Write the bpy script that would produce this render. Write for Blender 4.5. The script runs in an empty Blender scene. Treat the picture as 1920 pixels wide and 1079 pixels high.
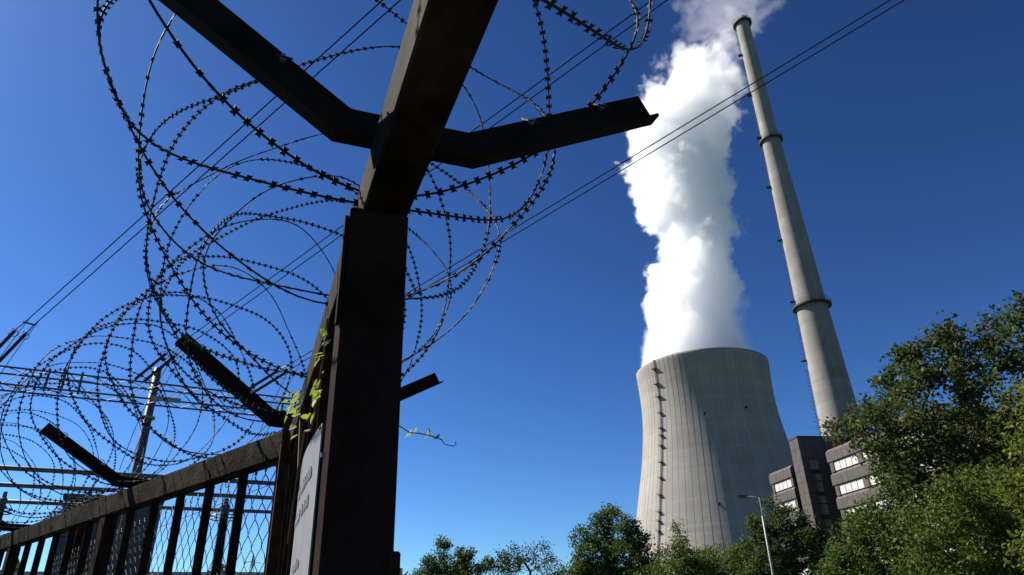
import bpy, math, random
import numpy as np
from mathutils import Vector, Matrix

# ------------------------------------------------------------------ camera, sky, sun, exposure
scene = bpy.context.scene
COL = scene.collection
EYE = 1.6
rad = math.radians
def azv(a):                       # horizontal unit vector at a compass angle, 0 = +Y, clockwise
    return np.array([math.sin(rad(a)), math.cos(rad(a)), 0.0])

PITCH, ROLL = rad(26.186), rad(-1.893)
cam_data = bpy.data.cameras.new('camera')
cam_data.lens, cam_data.sensor_width, cam_data.sensor_fit = 24.0, 36.0, 'HORIZONTAL'
cam_data.clip_start, cam_data.clip_end = 0.05, 20000
cam = bpy.data.objects.new('camera', cam_data); COL.objects.link(cam)
_w = np.array([0, math.cos(PITCH), math.sin(PITCH)]); _u0 = np.array([0, -math.sin(PITCH), math.cos(PITCH)])
_r0 = np.array([1.0, 0, 0]); _c, _s = math.cos(ROLL), math.sin(ROLL)
_R, _U = _c * _r0 + _s * _u0, -_s * _r0 + _c * _u0
cam.matrix_world = Matrix(((_R[0], _U[0], -_w[0], 0), (_R[1], _U[1], -_w[1], 0), (_R[2], _U[2], -_w[2], EYE), (0, 0, 0, 1)))
scene.camera = cam

SUN_AZ, SUN_EL = -65.0, 44.0
world = bpy.data.worlds.new('World'); scene.world = world; world.use_nodes = True
wn, wl = world.node_tree.nodes, world.node_tree.links
sky = wn.new('ShaderNodeTexSky'); sky.sky_type = 'NISHITA'; sky.sun_disc = False
sky.sun_elevation, sky.sun_rotation = rad(SUN_EL), rad(SUN_AZ)
sky.altitude, sky.air_density, sky.dust_density, sky.ozone_density = 400, 0.9, 0.3, 3.5
gm = wn.new('ShaderNodeGamma'); gm.inputs['Gamma'].default_value = 1.52      # the deep, clear blue of a polarised late-summer sky
hs = wn.new('ShaderNodeMix'); hs.data_type = 'RGBA'; hs.blend_type = 'MULTIPLY'; hs.inputs['Factor'].default_value = 1.0; hs.inputs['B'].default_value = (.242, .332, .395, 1)
wl.new(sky.outputs[0], gm.inputs['Color']); wl.new(gm.outputs[0], hs.inputs['A'])
wl.new(hs.outputs['Result'], wn['Background'].inputs['Color']); wn['Background'].inputs['Strength'].default_value = 0.05
sun_data = bpy.data.lights.new('sun', 'SUN'); sun_data.energy = 4.8; sun_data.angle = rad(0.53); sun_data.color = (1.0, 0.93, 0.82)
sun = bpy.data.objects.new('sun', sun_data); COL.objects.link(sun)
sun_dir = azv(SUN_AZ) * math.cos(rad(SUN_EL)) + np.array([0, 0, math.sin(rad(SUN_EL))])
sun.rotation_euler = Vector(-sun_dir).to_track_quat('-Z', 'Y').to_euler()
sun.location = (-60, 20, 80)
vs = scene.view_settings
vs.view_transform, vs.look, vs.exposure, vs.gamma, vs.use_curve_mapping = 'Standard', 'None', 1.3, 1.0, False
scene.render.engine = 'CYCLES'
cy = scene.cycles
cy.use_denoising = True
cy.max_bounces, cy.diffuse_bounces, cy.glossy_bounces, cy.transmission_bounces = 18, 2, 2, 2
cy.volume_bounces, cy.transparent_max_bounces = 16, 8
cy.volume_step_rate, cy.volume_max_steps = 2.4, 256

rng = np.random.default_rng(7)
random.seed(7)

# ------------------------------------------------------------------ helpers
ORG = {}
def tag(o, label=None, cat=None, group=None, kind=None):
    for k, v in (('label', label), ('category', cat), ('group', group), ('kind', kind)):
        if v: o[k] = v
    return o
def link(o, parent, loc):
    base = np.zeros(3) if parent is None else ORG[parent.name]
    o.location = tuple(np.asarray(loc, float) - base)
    COL.objects.link(o)
    if parent is not None: o.parent = parent
    ORG[o.name] = np.asarray(loc, float)
    return o
def thing(name, label, cat, loc, group=None):
    o = bpy.data.objects.new(name, None); o.empty_display_size = 0.3
    link(o, None, loc); return tag(o, label, cat, group)
def new_mesh(name, V, F, mats, smooth=False, mat_idx=None):
    me = bpy.data.meshes.new(name)
    V = np.asarray(V, float)
    if isinstance(F, np.ndarray):
        n, k = F.shape
        me.vertices.add(len(V)); me.vertices.foreach_set('co', V.ravel())
        me.loops.add(n * k); me.loops.foreach_set('vertex_index', F.ravel().astype(np.int32))
        me.polygons.add(n); me.polygons.foreach_set('loop_start', np.arange(0, n * k, k, dtype=np.int32))
        me.update(calc_edges=True)
    else:
        me.from_pydata([tuple(v) for v in V], [], F); me.update()
    for m in (mats if isinstance(mats, (list, tuple)) else [mats]): me.materials.append(m)
    if mat_idx is not None: me.polygons.foreach_set('material_index', np.asarray(mat_idx, np.int32))
    if smooth: me.polygons.foreach_set('use_smooth', np.ones(len(me.polygons), bool))
    return me
def obj(name, V, F, mat, parent=None, origin=None, smooth=False, kind=None, mat_idx=None):
    """one mesh object from world-space vertices"""
    V = np.asarray(V, float)
    if origin is None: origin = np.zeros(3) if parent is None else ORG[parent.name]
    origin = np.asarray(origin, float)
    o = bpy.data.objects.new(name, new_mesh(name, V - origin, F, mat, smooth, mat_idx))
    link(o, parent, origin)
    if kind: o['kind'] = kind
    return o
class MB:
    """collects shapes given in world space"""
    def __init__(s): s.V = []; s.F = []; s.n = 0
    def add(s, V, F):
        V = np.asarray(V, float); s.V.append(V); s.F += [tuple(i + s.n for i in f) for f in F]; s.n += len(V); return s
    def box(s, o, ax, ay, az, bevel=0.0):
        """o corner, three edge vectors"""
        o, ax, ay, az = map(lambda v: np.asarray(v, float), (o, ax, ay, az))
        if np.dot(np.cross(ax, ay), az) < 0: o = o + ax; ax = -ax
        if bevel <= 0:
            V = [o, o + ax, o + ax + ay, o + ay, o + az, o + ax + az, o + ax + ay + az, o + ay + az]
            return s.add(V, [(3, 2, 1, 0), (4, 5, 6, 7), (0, 1, 5, 4), (1, 2, 6, 5), (2, 3, 7, 6), (3, 0, 4, 7)])
        L = [np.linalg.norm(v) for v in (ax, ay, az)]; e = [v / l for v, l in zip((ax, ay, az), L)]
        c = o + (ax + ay + az) / 2; idx = {}; V = []
        for sx in (-1, 1):
            for sy in (-1, 1):
                for sz in (-1, 1):
                    for k in range(3):
                        h = [L[i] / 2 - (0 if i == k else bevel) for i in range(3)]
                        idx[sx, sy, sz, k] = len(V); V.append(c + e[0] * sx * h[0] + e[1] * sy * h[1] + e[2] * sz * h[2])
        F = []
        def q(*a): F.append(a)
        for s_ in (-1, 1):
            f = [idx[s_, -1, -1, 0], idx[s_, 1, -1, 0], idx[s_, 1, 1, 0], idx[s_, -1, 1, 0]]; F.append(tuple(f if s_ > 0 else f[::-1]))
            f = [idx[-1, s_, -1, 1], idx[1, s_, -1, 1], idx[1, s_, 1, 1], idx[-1, s_, 1, 1]]; F.append(tuple(f[::-1] if s_ > 0 else f))
            f = [idx[-1, -1, s_, 2], idx[1, -1, s_, 2], idx[1, 1, s_, 2], idx[-1, 1, s_, 2]]; F.append(tuple(f if s_ > 0 else f[::-1]))
        for a in (-1, 1):
            for b in (-1, 1):
                f = [idx[a, b, -1, 0], idx[a, b, 1, 0], idx[a, b, 1, 1], idx[a, b, -1, 1]]; F.append(tuple(f if a * b < 0 else f[::-1]))
                f = [idx[a, -1, b, 0], idx[a, 1, b, 0], idx[a, 1, b, 2], idx[a, -1, b, 2]]; F.append(tuple(f if a * b > 0 else f[::-1]))
                f = [idx[-1, a, b, 1], idx[1, a, b, 1], idx[1, a, b, 2], idx[-1, a, b, 2]]; F.append(tuple(f if a * b < 0 else f[::-1]))
        for key in [(a, b, c_) for a in (-1, 1) for b in (-1, 1) for c_ in (-1, 1)]:
            f = [idx[key + (0,)], idx[key + (1,)], idx[key + (2,)]]; F.append(tuple(f if key[0] * key[1] * key[2] > 0 else f[::-1]))
        return s.add(V, F)
    def prism(s, poly, d):
        """polygon (list of 3D points) swept by d"""
        P = np.asarray(poly, float); k = len(P); d = np.asarray(d, float)
        nrm = sum(np.cross(P[i] - P[0], P[(i + 1) % k] - P[0]) for i in range(1, k - 1))
        if np.dot(nrm, d) > 0: P = P[::-1]
        V = np.r_[P, P + d]
        return s.add(V, [tuple(range(k)), tuple(range(2 * k - 1, k - 1, -1))] + [(i, i + k, (i + 1) % k + k, (i + 1) % k) for i in range(k)])
    def tube(s, P, r, sides=6, cap=True):
        P = np.asarray(P, float); m = len(P); r = np.broadcast_to(np.asarray(r, float), (m,))
        T = np.gradient(P, axis=0); T /= np.linalg.norm(T, axis=1, keepdims=True) + 1e-12
        a = np.array([0, 0, 1.0]) if abs(T[0][2]) < 0.9 else np.array([1.0, 0, 0])
        N = np.cross(T[0], a); N /= np.linalg.norm(N); V = []
        ang = np.arange(sides) * 2 * math.pi / sides
        for i in range(m):
            N = N - T[i] * np.dot(N, T[i]); N /= np.linalg.norm(N) + 1e-12
            B = np.cross(T[i], N)
            V.append(P[i] + r[i] * (np.cos(ang)[:, None] * N + np.sin(ang)[:, None] * B))
        V = np.concatenate(V); F = []
        for i in range(m - 1):
            for j in range(sides):
                k = (j + 1) % sides
                F.append((i * sides + j, i * sides + k, (i + 1) * sides + k, (i + 1) * sides + j))
        if cap: F += [tuple(range(sides - 1, -1, -1)), tuple(range((m - 1) * sides, m * sides))]
        return s.add(V, F)
    def lathe(s, c, prof, seg=24, a0=0.0, a1=2 * math.pi, axis=None):
        """prof: (radius, height) pairs about a vertical line through c"""
        c = np.asarray(c, float); full = abs(a1 - a0 - 2 * math.pi) < 1e-6
        k = seg if full else seg + 1
        A = a0 + (a1 - a0) * np.arange(k) / seg; V = []
        for r, z in prof: V += [c + (r * math.cos(t), r * math.sin(t), z) for t in A]
        F = []
        for i in range(len(prof) - 1):
            for j in range(seg):
                q = (j + 1) % k; F.append((i * k + j, i * k + q, (i + 1) * k + q, (i + 1) * k + j))
        return s.add(V, F)
    def build(s, name, mat, parent=None, origin=None, smooth=False, kind=None):
        return obj(name, np.concatenate(s.V), s.F, mat, parent, origin, smooth, kind)

# ------------------------------------------------------------------ materials
def mat(name, base, rough=0.7, base2=None, scale=4.0, detail=6.0, metal=0.0, bump=0.0, bscale=None, stretch=(1, 1, 1), spec=0.3, lo=0.35, hi=0.65):
    m = bpy.data.materials.new(name); m.use_nodes = True
    nt = m.node_tree; N, L = nt.nodes, nt.links
    b = N['Principled BSDF']; b.inputs['Roughness'].default_value = rough; b.inputs['Metallic'].default_value = metal
    b.inputs['Specular IOR Level'].default_value = spec
    b.inputs['Base Color'].default_value = (*base, 1)
    if base2 is not None or bump:
        tc = N.new('ShaderNodeTexCoord'); mp = N.new('ShaderNodeMapping'); mp.inputs['Scale'].default_value = stretch
        L.new(tc.outputs['Object'], mp.inputs['Vector'])
    if base2 is not None:
        nz = N.new('ShaderNodeTexNoise'); nz.inputs['Scale'].default_value = scale; nz.inputs['Detail'].default_value = detail; nz.inputs['Roughness'].default_value = 0.62
        L.new(mp.outputs[0], nz.inputs['Vector'])
        cr = N.new('ShaderNodeValToRGB'); cr.color_ramp.elements[0].position = lo; cr.color_ramp.elements[1].position = hi
        cr.color_ramp.elements[0].color = (*base, 1); cr.color_ramp.elements[1].color = (*base2, 1)
        L.new(nz.outputs['Fac'], cr.inputs['Fac']); L.new(cr.outputs[0], b.inputs['Base Color'])
    if bump:
        n2 = N.new('ShaderNodeTexNoise'); n2.inputs['Scale'].default_value = bscale or scale * 4; n2.inputs['Detail'].default_value = 5
        L.new(mp.outputs[0], n2.inputs['Vector'])
        bp = N.new('ShaderNodeBump'); bp.inputs['Strength'].default_value = bump; bp.inputs['Distance'].default_value = 0.02
        L.new(n2.outputs['Fac'], bp.inputs['Height']); L.new(bp.outputs[0], b.inputs['Normal'])
    return m
def leaf_mat(name, c1, c2, c3, trans=0.35):
    m = bpy.data.materials.new(name); m.use_nodes = True; N, L = m.node_tree.nodes, m.node_tree.links
    b = N['Principled BSDF']; b.inputs['Roughness'].default_value = 0.62; b.inputs['Specular IOR Level'].default_value = 0.14
    g = N.new('ShaderNodeNewGeometry'); cr = N.new('ShaderNodeValToRGB')
    e = cr.color_ramp.elements; e[0].color = (*c1, 1); e[1].color = (*c3, 1); e[1].position = 1.0
    k = e.new(0.6); k.color = (*c2, 1)
    L.new(g.outputs['Random Per Island'], cr.inputs['Fac']); L.new(cr.outputs[0], b.inputs['Base Color'])
    t = N.new('ShaderNodeBsdfTranslucent'); L.new(cr.outputs[0], t.inputs['Color'])
    mx = N.new('ShaderNodeMixShader'); mx.inputs[0].default_value = trans
    L.new(b.outputs[0], mx.inputs[1]); L.new(t.outputs[0], mx.inputs[2]); L.new(mx.outputs[0], N['Material Output'].inputs['Surface'])
    return m
M = {}
M['rail'] = mat('weathered_rail_paint', (0.005, 0.004, 0.003), 0.9, (0.040, 0.029, 0.018), 3.2, 9, bump=0.35, bscale=40, lo=0.44, hi=0.70, spec=0.03)
M['post'] = mat('brown_post_paint', (0.007, 0.0045, 0.004), 0.85, (0.026, 0.014, 0.012), 5, 8, bump=0.2, bscale=60, spec=0.02)
M['bar'] = mat('dark_brown_bar_paint', (0.010, 0.006, 0.005), 0.8, (0.030, 0.016, 0.010), 9, 7, spec=0.02)
M['rust'] = mat('rusty_brown_steel', (0.022, 0.010, 0.006), 0.85, (0.085, 0.036, 0.019), 7, 8, bump=0.3, bscale=50, spec=0.03)
M['angle'] = mat('dark_angle_iron', (0.007, 0.006, 0.005), 0.85, (0.016, 0.012, 0.010), 9, 6, bump=0.2, bscale=70, spec=0.04)
M['galv'] = mat('galvanised_wire', (0.045, 0.045, 0.047), 0.6, (0.02, 0.019, 0.018), 6, 4, metal=0.75, lo=0.4, hi=0.7)
M['razor'] = mat('razor_tape_steel', (0.018, 0.018, 0.019), 0.75, (0.009, 0.008, 0.007), 5, 4, metal=0.3)
M['bolt'] = mat('zinc_bolt', (0.35, 0.35, 0.36), 0.4, metal=0.9)
M['sign'] = mat('sign_white_sheet', (0.17, 0.17, 0.185), 0.6, (0.13, 0.13, 0.14), 5, 4)
M['ink'] = mat('sign_faded_ink', (0.10, 0.10, 0.12), 0.6, (0.17, 0.17, 0.19), 30, 3)
M['bark'] = mat('bark', (0.035, 0.028, 0.021), 0.9, (0.085, 0.07, 0.055), 6, 6, stretch=(1, 1, 0.3))
M['dark_steel'] = mat('dark_painted_steel', (0.045, 0.05, 0.055), 0.6, (0.08, 0.085, 0.09), 3, 4)
M['grey_tube'] = mat('grey_aluminium_tube', (0.07, 0.074, 0.08), 0.55, (0.10, 0.104, 0.11), 2, 4, metal=0.3)
M['pole'] = mat('pale_zinc_pole', (0.26, 0.265, 0.27), 0.55, (0.18, 0.185, 0.19), 3, 5, metal=0.2)
M['mast'] = mat('mast_zinc', (0.065, 0.07, 0.075), 0.6, (0.045, 0.049, 0.054), 3, 5)
M['porcelain'] = mat('brown_porcelain', (0.03, 0.018, 0.013), 0.3)
M['wire'] = mat('conductor_wire', (0.014, 0.014, 0.015), 0.9, spec=0.05)
M['glass'] = mat('dark_blue_glass', (0.10, 0.13, 0.17), 0.06, metal=0.7, spec=0.8)
M['blind'] = mat('white_blind', (0.42, 0.42, 0.415), 0.7, (0.34, 0.34, 0.335), 2, 3)
M['brown_panel'] = mat('brown_facade_panel', (0.052, 0.043, 0.037), 0.6, (0.074, 0.062, 0.053), 0.8, 5)
M['joint'] = mat('dark_joint', (0.02, 0.016, 0.014), 0.9)
M['frame'] = mat('dark_window_frame', (0.03, 0.026, 0.024), 0.6)
M['slate_cladding'] = mat('slate_grey_cladding', (0.045, 0.055, 0.075), 0.6, (0.06, 0.07, 0.092), 0.6, 5)
M['pale_cladding'] = mat('pale_grey_cladding', (0.40, 0.41, 0.42), 0.6, (0.33, 0.34, 0.35), 0.4, 5)
M['ground'] = mat('grass_ground', (0.035, 0.06, 0.02), 0.95, (0.07, 0.075, 0.035), 0.5, 8)
M['asphalt'] = mat('asphalt', (0.045, 0.045, 0.047), 0.9, (0.06, 0.06, 0.06), 3, 8)
M['stem'] = mat('vine_stem', (0.12, 0.06, 0.03), 0.8)
M['vine'] = leaf_mat('vine_leaf', (0.10, 0.17, 0.02), (0.22, 0.28, 0.03), (0.36, 0.30, 0.05), 0.45)

def concrete(name, c1, c2, ring_h, streak):
    """board-marked concrete: stains, run-off streaks and lift joints every ring_h metres"""
    m = bpy.data.materials.new(name); m.use_nodes = True; N, L = m.node_tree.nodes, m.node_tree.links
    b = N['Principled BSDF']; b.inputs['Roughness'].default_value = 0.9; b.inputs['Specular IOR Level'].default_value = 0.1
    tc = N.new('ShaderNodeTexCoord')
    def noise(scale, det, st):
        mp = N.new('ShaderNodeMapping'); mp.inputs['Scale'].default_value = st; L.new(tc.outputs['Object'], mp.inputs[0])
        nz = N.new('ShaderNodeTexNoise'); nz.inputs['Scale'].default_value = scale; nz.inputs['Detail'].default_value = det; nz.inputs['Roughness'].default_value = 0.6
        L.new(mp.outputs[0], nz.inputs['Vector']); return nz.outputs['Fac']
    cr = N.new('ShaderNodeValToRGB'); cr.color_ramp.elements[0].position, cr.color_ramp.elements[1].position = 0.35, 0.68
    cr.color_ramp.elements[0].color, cr.color_ramp.elements[1].color = (*c1, 1), (*c2, 1)
    ad = N.new('ShaderNodeMath'); ad.operation = 'MULTIPLY_ADD'; ad.inputs[1].default_value = 0.5
    L.new(noise(streak[0], 6, (1, 1, streak[1])), ad.inputs[0])
    h = N.new('ShaderNodeMath'); h.operation = 'MULTIPLY'; h.inputs[1].default_value = 0.5; L.new(noise(streak[2], 8, (1, 1, 1)), h.inputs[0])
    L.new(h.outputs[0], ad.inputs[2]); L.new(ad.outputs[0], cr.inputs['Fac'])
    sp = N.new('ShaderNodeSeparateXYZ'); L.new(tc.outputs['Object'], sp.inputs[0])
    fr = N.new('ShaderNodeMath'); fr.operation = 'DIVIDE'; fr.inputs[1].default_value = ring_h; L.new(sp.outputs['Z'], fr.inputs[0])
    f2 = N.new('ShaderNodeMath'); f2.operation = 'FRACT'; L.new(fr.outputs[0], f2.inputs[0])
    fl = N.new('ShaderNodeMath'); fl.operation = 'FLOOR'; L.new(fr.outputs[0], fl.inputs[0])
    wnz = N.new('ShaderNodeTexWhiteNoise'); wnz.noise_dimensions = '1D'; L.new(fl.outputs[0], wnz.inputs['W'])
    lt = N.new('ShaderNodeMath'); lt.operation = 'LESS_THAN'; lt.inputs[1].default_value = 0.13; L.new(f2.outputs[0], lt.inputs[0])
    m1 = N.new('ShaderNodeMapRange'); m1.inputs['To Min'].default_value, m1.inputs['To Max'].default_value = 0.93, 1.05; L.new(wnz.outputs['Value'], m1.inputs['Value'])
    m2 = N.new('ShaderNodeMath'); m2.operation = 'MULTIPLY_ADD'; m2.inputs[1].default_value = -0.07; L.new(lt.outputs[0], m2.inputs[0]); L.new(m1.outputs[0], m2.inputs[2])
    mx = N.new('ShaderNodeMix'); mx.data_type = 'RGBA'; mx.blend_type = 'MULTIPLY'; mx.inputs['Factor'].default_value = 1.0
    L.new(cr.outputs[0], mx.inputs['A']); L.new(m2.outputs[0], mx.inputs['B']); L.new(mx.outputs['Result'], b.inputs['Base Color'])
    return m
M['tower'] = concrete('tower_concrete', (0.215, 0.203, 0.185), (0.32, 0.303, 0.278), 2.6, (0.16, 0.03, 0.03))
M['rib'] = mat('tower_rib_concrete', (0.20, 0.188, 0.172), 0.9, (0.25, 0.236, 0.216), 0.1, 5)
M['stack'] = concrete('stack_concrete', (0.165, 0.158, 0.146), (0.275, 0.263, 0.243), 2.4, (0.9, 0.05, 0.15))
M['steel_grey'] = mat('weathered_platform_steel', (0.028, 0.028, 0.029), 0.75, (0.05, 0.049, 0.047), 1, 4)

# ------------------------------------------------------------------ ground
def sheet(name, x0, x1, y0, y1, z, m, n=1):
    xs, ys = np.linspace(x0, x1, n + 1), np.linspace(y0, y1, n + 1)
    V = [(x, y, z) for y in ys for x in xs]
    F = [(j * (n + 1) + i, j * (n + 1) + i + 1, (j + 1) * (n + 1) + i + 1, (j + 1) * (n + 1) + i) for j in range(n) for i in range(n)]
    return obj(name, V, F, m, kind='structure', origin=(0, 0, 0))
sheet('ground', -9000, 9000, -9000, 9000, -0.004, M['ground'])
sheet('access_road', -1.2, 7.0, -40, 16, 0.0, M['asphalt'])

# ------------------------------------------------------------------ cooling tower
T_AZ, T_D = 15.94, 500.0
TC = azv(T_AZ) * T_D
TZ = [0, 12, 30, 45, 62.6, 82.6, 95, 108.6, 123.6, 135, 145, 153, 160, 164.6]
TR = [74.5, 71.0, 66.2, 62.6, 58.6, 54.1, 51.4, 49.0, 47.0, 46.35, 46.35, 46.7, 47.1, 47.35]
def t_prof(z): return float(np.interp(z, TZ, TR))
_zz = np.linspace(10, 164.6, 90)
_k = np.ones(7) / 7
_rr = np.interp(np.r_[_zz[:1].repeat(3), _zz, _zz[-1:].repeat(3)], TZ, TR); _rs = np.convolve(_rr, _k, 'valid'); _rs[:3] = _rr[3:6]; _rs[-3:] = _rr[-6:-3]
def t_r(z): return float(np.interp(z, _zz, _rs))
tower = thing('cooling_tower', 'huge pale concrete hyperbolic cooling tower with vertical ribs, steam rising from it', 'cooling tower', TC)
prof = [(r, z) for r, z in zip(_rs, _zz)] + [(_rs[-1] - 0.9, 164.6), (_rs[-1] - 0.9, 150), (45.2, 130), (52, 80), (70.2, 10), (_rs[0], 10)]
MB().lathe(TC, prof, 256).build('shell', M['tower'], tower, smooth=False)
for p_ in tower.children: p_.data.polygons.foreach_set('use_smooth', [len(prof) and True] * len(p_.data.polygons))
# towards the camera is the angle CA (math angle); ribs on the side that can be seen
CA = math.atan2(-TC[1], -TC[0])
rib_z = np.linspace(11, 164.3, 56)
NR = 78
for i in range(NR):
    a = CA + 2 * math.pi * (i + 0.35) / NR
    if math.cos(a - CA) < -0.18: continue
    er, et = np.array([math.cos(a), math.sin(a), 0]), np.array([-math.sin(a), math.cos(a), 0])
    V = []; hw, pr = 0.12, 0.075
    for z in rib_z:
        r = t_r(z); c = TC + np.array([0, 0, z])
        V += [c + er * (r - 0.2) - et * hw, c + er * (r + pr) - et * hw, c + er * (r + pr) + et * hw, c + er * (r - 0.2) + et * hw]
    F = [(4 * j + k, 4 * j + 4 + k, 4 * j + 5 + k, 4 * j + 1 + k) for j in range(len(rib_z) - 1) for k in range(3)]
    obj('rib', V, F, M['rib'], tower)
# sloping support legs between shell and basin
leg = MB()
for i in range(36):
    a = CA + math.pi * (i - 18) / 36
    for d in (-0.045, 0.045):
        leg = MB(); leg.tube([TC + (76.5 * math.cos(a + d), 76.5 * math.sin(a + d), 0), TC + (71.3 * math.cos(a), 71.3 * math.sin(a), 10.4)], 0.55, 8)
        leg.build('support_leg', M['rib'], tower)
# ladder with landings climbing the shell
def t_pt(a, z, out=0.0):
    return TC + np.array([math.cos(a) * (t_r(z) + out), math.sin(a) * (t_r(z) + out), z])
LA = CA - rad(40.5)
ld = thing('access_ladder', 'dark caged ladder with small landings climbing the pale cooling tower shell', 'ladder', t_pt(LA, 10))
zl = np.linspace(14, 165.6, 70)
for s_ in (-1, 1):
    MB().tube([t_pt(LA + s_ * 0.42 / t_r(z), z, 0.55) for z in zl], 0.17, 5).build('stile', M['steel_grey'], ld)
cage = MB()
for z in np.arange(15, 165, 1.6):
    r = t_r(z); cage.tube([t_pt(LA + d / r, z, o) for d, o in ((-0.45, 0.5), (-0.5, 1.1), (-0.2, 1.4), (0.2, 1.4), (0.5, 1.1), (0.45, 0.5))], 0.06, 4)
    cage.tube([t_pt(LA - 0.42 / r, z + .8, 0.55), t_pt(LA + 0.42 / r, z + .8, 0.55)], 0.04, 4)
cage.build('cage', M['steel_grey'], ld, kind='stuff')
for z, wd in ((158, 2.2), (147, 2.2), (138, 2.2), (126.5, 1.5), (116, 1.6), (111, 1.4), (104, 1.6), (93, 1.6), (83, 1.5), (72, 1.6), (61.5, 1.5), (56, 1.6), (50, 1.5), (38, 1.5)):
    r = t_r(z); er = np.array([math.cos(LA), math.sin(LA), 0]); et = np.array([-er[1], er[0], 0]); o = t_pt(LA, z, 0.1)
    b = MB().box(o - et * wd, et * 2 * wd, er * 1.9, (0, 0, 0.16))
    pl = b.build('landing', M['steel_grey'], ld)
    g = MB()
    for q in (-wd, 0, wd): g.tube([o + et * q + er * 1.85, o + et * q + er * 1.85 + (0, 0, 1.1)], 0.05, 4)
    for h in (0.55, 1.1): g.tube([o - et * wd + er * 0.3 + (0, 0, h), o - et * wd + er * 1.85 + (0, 0, h), o + et * wd + er * 1.85 + (0, 0, h), o + et * wd + er * 0.3 + (0, 0, h)], 0.045, 4)
    g.build('guard_rail', M['steel_grey'], pl)
for a, z in ((CA - rad(3), 120), (CA - rad(2), 62), (CA + rad(31), 123)):
    MB().lathe(t_pt(a, z, 0.1), [(0, .9), (.6, .9), (.8, .3), (.8, -.6), (0, -.6)], 10).build('vent_opening', M['joint'], tower)

# ------------------------------------------------------------------ vent stack (chimney)
S_AZ, S_D = 25.55, 165.0
SC = azv(S_AZ) * S_D
SZ = [0, 44.5, 66, 69.3, 94.2, 115.1, 118.5, 134.7, 158.8, 161.2]
SR = [5.25, 4.12, 3.52, 3.35, 2.86, 2.36, 2.20, 2.10, 1.90, 1.90]
def s_r(z): return float(np.interp(z, SZ, SR))
stack = thing('vent_stack', 'tall slender tapering concrete chimney with ring platforms', 'chimney', SC)
zz = np.linspace(0, 161.2, 60)
o = MB().lathe(SC, [(s_r(z), z) for z in zz] + [(1.5, 161.2), (1.45, 150)], 64).build('shaft', M['stack'], stack, smooth=True)
def ring_platform(z, r_in, r_out, nposts, rails=3):
    d = MB(); c = SC + (0, 0, z)
    d.lathe(c, [(r_in - .05, -.12), (r_out, -.12), (r_out, .28), (r_in - .05, .28)], 48)
    pl = d.build('platform', M['steel_grey'], stack)
    g = MB()
    for i in range(nposts):
        a = 2 * math.pi * i / nposts; e = np.array([math.cos(a), math.sin(a), 0])
        g.tube([c + e * (r_out - .05), c + e * (r_out - .05) + (0, 0, 1.25)], 0.035, 4)
    for h in np.linspace(0.45, 1.25, rails):
        g.tube([c + np.array([math.cos(t) * (r_out - .05), math.sin(t) * (r_out - .05), h]) for t in np.linspace(0, 2 * math.pi, 40)], 0.035, 4, cap=False)
    g.build('guard_rail', M['steel_grey'], pl)
    k = MB()
    for i in range(nposts):
        a = 2 * math.pi * (i + .5) / nposts; e = np.array([math.cos(a), math.sin(a), 0])
        k.tube([c + e * (r_out - .15) + (0, 0, -.02), c + e * (r_in - .02) + (0, 0, -1.0)], 0.05, 4)
    k.build('bracket', M['steel_grey'], pl, kind='stuff')
ring_platform(66.9, s_r(66.9), 4.42, 20); ring_platform(116, s_r(116), 3.06, 16); ring_platform(159.4, 1.9, 2.68, 14)
SCA = math.atan2(-SC[1], -SC[0]); la = SCA - rad(84)
def s_pt(a, z, out): return SC + np.array([math.cos(a) * (s_r(z) + out), math.sin(a) * (s_r(z) + out), z])
for z0, z1, out in ((30, 52, .35), (54, 66, .35), (69, 84, .35), (86, 100, .35), (102, 115, .35), (118, 131, .35), (133, 146, .35), (148, 159, .35)):
    g = MB()
    for d in (-0.22, 0.22): g.tube([s_pt(la + d / s_r(z), z, out) for z in np.linspace(z0, z1, 8)], 0.045, 4)
    for z in np.arange(z0, z1, 0.9): g.tube([s_pt(la - .25 / s_r(z), z, out), s_pt(la, z, out + .55), s_pt(la + .25 / s_r(z), z, out)], 0.03, 4)
    for z in np.arange(z0 + .5, z1, 3.5): g.tube([s_pt(la, z, -.1), s_pt(la, z, out)], 0.05, 4)
    lad = g.build('ladder', M['steel_grey'], stack)
    e = np.array([math.cos(la), math.sin(la), 0]); t = np.array([-e[1], e[0], 0]); p = s_pt(la, z0, 0)
    MB().box(p - t * .6, t * 1.2, e * 1.15, (0, 0, .12)).build('landing', M['steel_grey'], lad)
for a in (-0.7, 0.9, 2.2):   # lightning rods on the crown
    MB().tube([SC + (1.8 * math.cos(a), 1.8 * math.sin(a), 161), SC + (1.8 * math.cos(a), 1.8 * math.sin(a), 163)], .04, 4).build('lightning_rod', M['steel_grey'], stack)

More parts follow.
